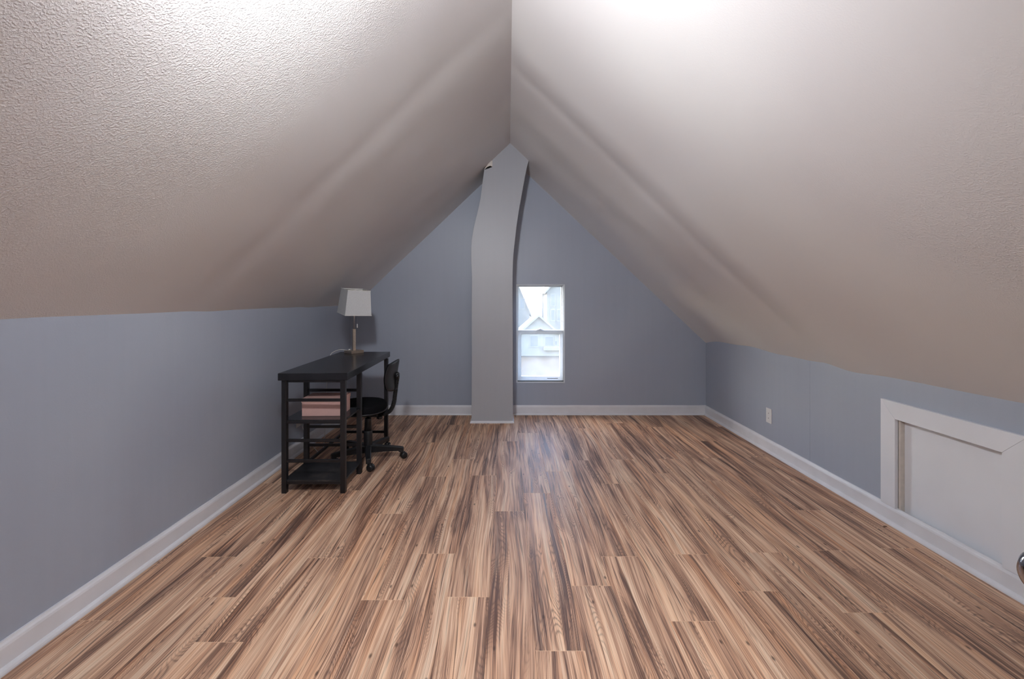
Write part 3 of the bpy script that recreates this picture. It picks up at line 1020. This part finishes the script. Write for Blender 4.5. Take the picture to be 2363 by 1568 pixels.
rounded(bm, [(0.0, 0.366), (0.975, 0.366), (0.995, 0.374), (1.0, 0.388), (0.985, 0.404), (0.94, 0.417), (0.85, 0.425), (0.6, 0.430), (0.3, 0.429), (0.0, 0.428)], 0.182, 0.192, SX, SY, pw=2.3)
obj('seat_cushion', bm, M['fabric'], chair, True)
bm = bmesh.new()
rounded(bm, [(0.0, 0.342), (0.45, 0.342), (0.80, 0.350), (1.0, 0.362), (1.012, 0.366), (1.012, 0.371), (0.99, 0.372), (0.0, 0.372)], 0.182, 0.192, SX, SY, pw=2.3)
obj('seat_pan', bm, M['plastic'], chair, True)
bm = bmesh.new(); box(bm, -0.065, 0.085, -0.045, 0.045, 0.322, 0.346, 0.006, 2)
obj('seat_plate', bm, M['plastic'], chair)
bm = bmesh.new(); lathe(bm, [(0.0, 0.300), (0.018, 0.300), (0.022, 0.305), (0.022, 0.318), (0.0, 0.326)], 14, Matrix.Translation((0.088, -0.005, 0)))
obj('tension_knob', bm, M['plastic'], chair, True)
# corrugated bellows over the back support
path = smooth_curve([(0.075, 0, 0.333), (0.125, 0, 0.338), (0.168, 0, 0.362), (0.192, 0, 0.412), (0.203, 0, 0.480), (0.211, 0, 0.548), (0.220, 0, 0.606)], 26)
rad = []
for i in range(len(path)):
    rad.append(0.0168 if (i // 2) % 2 else 0.0135)
bm = bmesh.new(); sweep(bm, path, rad, 16)
obj('bellows', bm, M['rubber'], chair, False)
# backrest: curved padded panel facing the wall (-x)
def back_bm(th0, th1, grow):
    bm = bmesh.new()
    nu, nv = 28, 16
    W2, H2 = 0.156 + grow, 0.114 + grow
    grid = {}
    for sd in (0, 1):
        for i in range(nu + 1):
            for j in range(nv + 1):
                u, v = -1 + 2 * i / nu, -1 + 2 * j / nv
                # square to rounded rectangle
                uu = u * math.sqrt(1 - 0.30 * v * v); vv = v * math.sqrt(1 - 0.30 * u * u)
                y, z = uu * W2, vv * H2
                bow = -0.030 * uu * uu + 0.012 * vv * vv
                e = max(abs(u), abs(v))
                rim = 1 - e ** 8
                x = bow + (th1 if sd else -th0) * (0.25 + 0.75 * rim)
                grid[sd, i, j] = bm.verts.new((x, y, z))
    for sd in (0, 1):
        for i in range(nu):
            for j in range(nv):
                bm.faces.new((grid[sd, i, j], grid[sd, i + 1, j], grid[sd, i + 1, j + 1], grid[sd, i, j + 1]))
    edge = [(i, 0) for i in range(nu)] + [(nu, j) for j in range(nv)] + [(i, nv) for i in range(nu, 0, -1)] + [(0, j) for j in range(nv, 0, -1)]
    for a, b in zip(edge, edge[1:] + edge[:1]):
        bm.faces.new((grid[0, a[0], a[1]], grid[0, b[0], b[1]], grid[1, b[0], b[1]], grid[1, a[0], a[1]]))
    return bm
bl = (0.200, 0.0, 0.630)
brot = (0, R(5), 0)
obj('backrest_shell', back_bm(0.001, 0.010, 0.002), M['plastic'], chair, True, bl, brot)
obj('backrest_cushion', back_bm(0.028, 0.0, 0.0), M['fabric'], chair, True, bl, brot)
bm = bmesh.new()
rounded(bm, [(0.0, 0.0), (0.9, 0.0), (1.0, 0.004), (0.95, 0.018), (0.7, 0.026), (0.0, 0.028)], 0.030, 0.024, 0, 0, 24)
o = obj('back_bracket', bm, M['plastic'], chair, True, (0.208, 0, 0.622), (0, R(90), 0))
bm = bmesh.new(); lathe(bm, [(0.0, 0), (0.013, 0.0), (0.015, 0.004), (0.014, 0.022), (0.0, 0.025)], 14, Matrix.Rotation(R(90), 4, 'X'))
obj('height_knob', bm, M['plastic'], chair, True, (0.226, -0.012, 0.622))
tag(chair, 'black armless office chair on casters tucked under the desk', 'chair')

# ------------------------------------------------------------------ curled chip on the floor by the right baseboard
bm = bmesh.new()
pts = [(-0.018 + 0.036 * i / 8, 0.004 * math.sin(i), 0.0028 + 0.006 * math.sin(math.pi * i / 8) ** 2 * (i / 8)) for i in range(9)]
vsA = [[bm.verts.new((x, y + s_ * 0.007 * math.sin(math.pi * (0.15 + 0.7 * i / 8)), z + dz)) for s_, dz in ((-1, 0), (1, 0.001), (1, -0.0012), (-1, -0.0022))] for i, (x, y, z) in enumerate(pts)]
for a, b in zip(vsA, vsA[1:]):
    for k in range(4): bm.faces.new((a[k], a[(k + 1) % 4], b[(k + 1) % 4], b[k]))
bm.faces.new(vsA[0]); bm.faces.new(list(reversed(vsA[-1])))
o = obj('wood_chip', bm, M['leaf'], None, False, (1.983, 2.345, 0.0), (0, 0, R(20)))
o.location = ((2043 - 1172) / F * 2.345, 2.345, 0.0)
o.scale = (0.75, 0.75, 0.75)
tag(o, 'small curled brown chip on the floor below the hatch', 'wood chip')

# ------------------------------------------------------------------ outside the window: neighbouring houses below and beyond
GZ = -5.2
struct(boxobj('ground', M['ground'], -150, 150, YB + 0.5, 300, GZ - 0.2, GZ), 'pale ground outside')
def house(name, label, x0, x1, y0, y1, z_eave, z_ridge, side, windows, along='y', bands=()):
    h = empty(name, ((x0 + x1) / 2, (y0 + y1) / 2, GZ))
    def add(o): return under(o, h)
    bm = bmesh.new()
    mx = (x0 + x1) / 2
    prism(bm, [(x0, GZ), (x1, GZ), (x1, z_eave), (mx, z_ridge), (x0, z_eave)], 'y', y0, y1)
    add(obj('house_wall', bm, M[side]))
    sl = (z_ridge - z_eave) / ((x1 - x0) / 2)
    for sgn in (-1, 1):
        bm = bmesh.new()
        xe = x0 - 0.3 if sgn < 0 else x1 + 0.3
        ze = z_eave - 0.3 * sl
        prism(bm, [(mx, z_ridge + 0.02), (xe, ze + 0.02), (xe, ze + 0.2), (mx, z_ridge + 0.2)], 'y', y0 - 0.35, y1 + 0.35)
        add(obj('roof_slope', bm, M['roof']))
        bm = bmesh.new()
        prism(bm, [(mx, z_ridge - 0.05), (xe, ze - 0.05), (xe, ze + 0.22), (mx, z_ridge + 0.22)], 'y', y0 - 0.42, y0 - 0.36)
        add(obj('barge_board', bm, M['white_siding']))
    for (wx0, wx1, wz0, wz1) in windows:
        bm = bmesh.new()
        frame_bars(bm, wx0 - 0.1, wx1 + 0.1, wz0 - 0.1, wz1 + 0.1, y0 - 0.05, y0 + 0.01, 0.1, 0.1, 0.1, 0.1)
        wf = add(obj('house_window', bm, M['white_siding']))
        bm = bmesh.new(); box(bm, wx0, wx1, y0 - 0.02, y0 + 0.01, wz0, wz1)
        p = obj('house_pane', bm, M['ext_glass']); p.parent = wf
        p.matrix_parent_inverse = wf.matrix_parent_inverse.copy() if False else Matrix.Identity(4)
    for (bx0, bx1, bz0, bz1, dep) in bands:
        bm = bmesh.new(); box(bm, bx0, bx1, y0 - dep, y0, bz0, bz1, 0.02)
        add(obj('porch_roof', bm, M['white_siding']))
    tag(h, label, 'house')
def wp(px, py, y): return ((px - 1172.0) / F * y, H - (py - 690.0) / F * y)
def rect(px0, px1, py0, py1, y):
    a, b = wp(px0, py1, y), wp(px1, py0, y)
    return (a[0], b[0], a[1], b[1])
Y1 = 50.0
ax, az = wp(1243, 730, Y1)
ex = wp(1310, 800, Y1)[0]
ez = wp(1310, 788, Y1)[1]
hw = ex - ax
house('house', 'white gabled house nearest beyond the window', ax - hw, ax + hw, Y1, Y1 + 5, ez, az, 'white_siding',
      [rect(1224, 1241, 776, 800, Y1), rect(1258, 1276, 778, 798, Y1), rect(1281, 1285, 788, 797, Y1)], 'y',
      [(*rect(1254, 1300, 799, 808, Y1), 0.7)])
Y2 = 58.0
a = rect(1262, 1350, 690, 1000, Y2)
house('house', 'tall grey house at the right beyond the window', a[0], a[1] + 1.0, Y2, Y2 + 8, wp(0, 672, Y2)[1], wp(0, 610, Y2)[1], 'grey_siding',
      [rect(1272, 1280, 680, 706, Y2), rect(1286, 1293, 716, 740, Y2), rect(1272, 1280, 716, 740, Y2)])
Y3 = 64.0
a = rect(1120, 1222, 690, 1000, Y3)
house('house', 'pale house with steep roof at the left beyond the window', a[0], a[1], Y3, Y3 + 8, wp(0, 722, Y3)[1], wp(0, 600, Y3)[1], 'grey_siding',
      [rect(1200, 1210, 690, 712, Y3)])
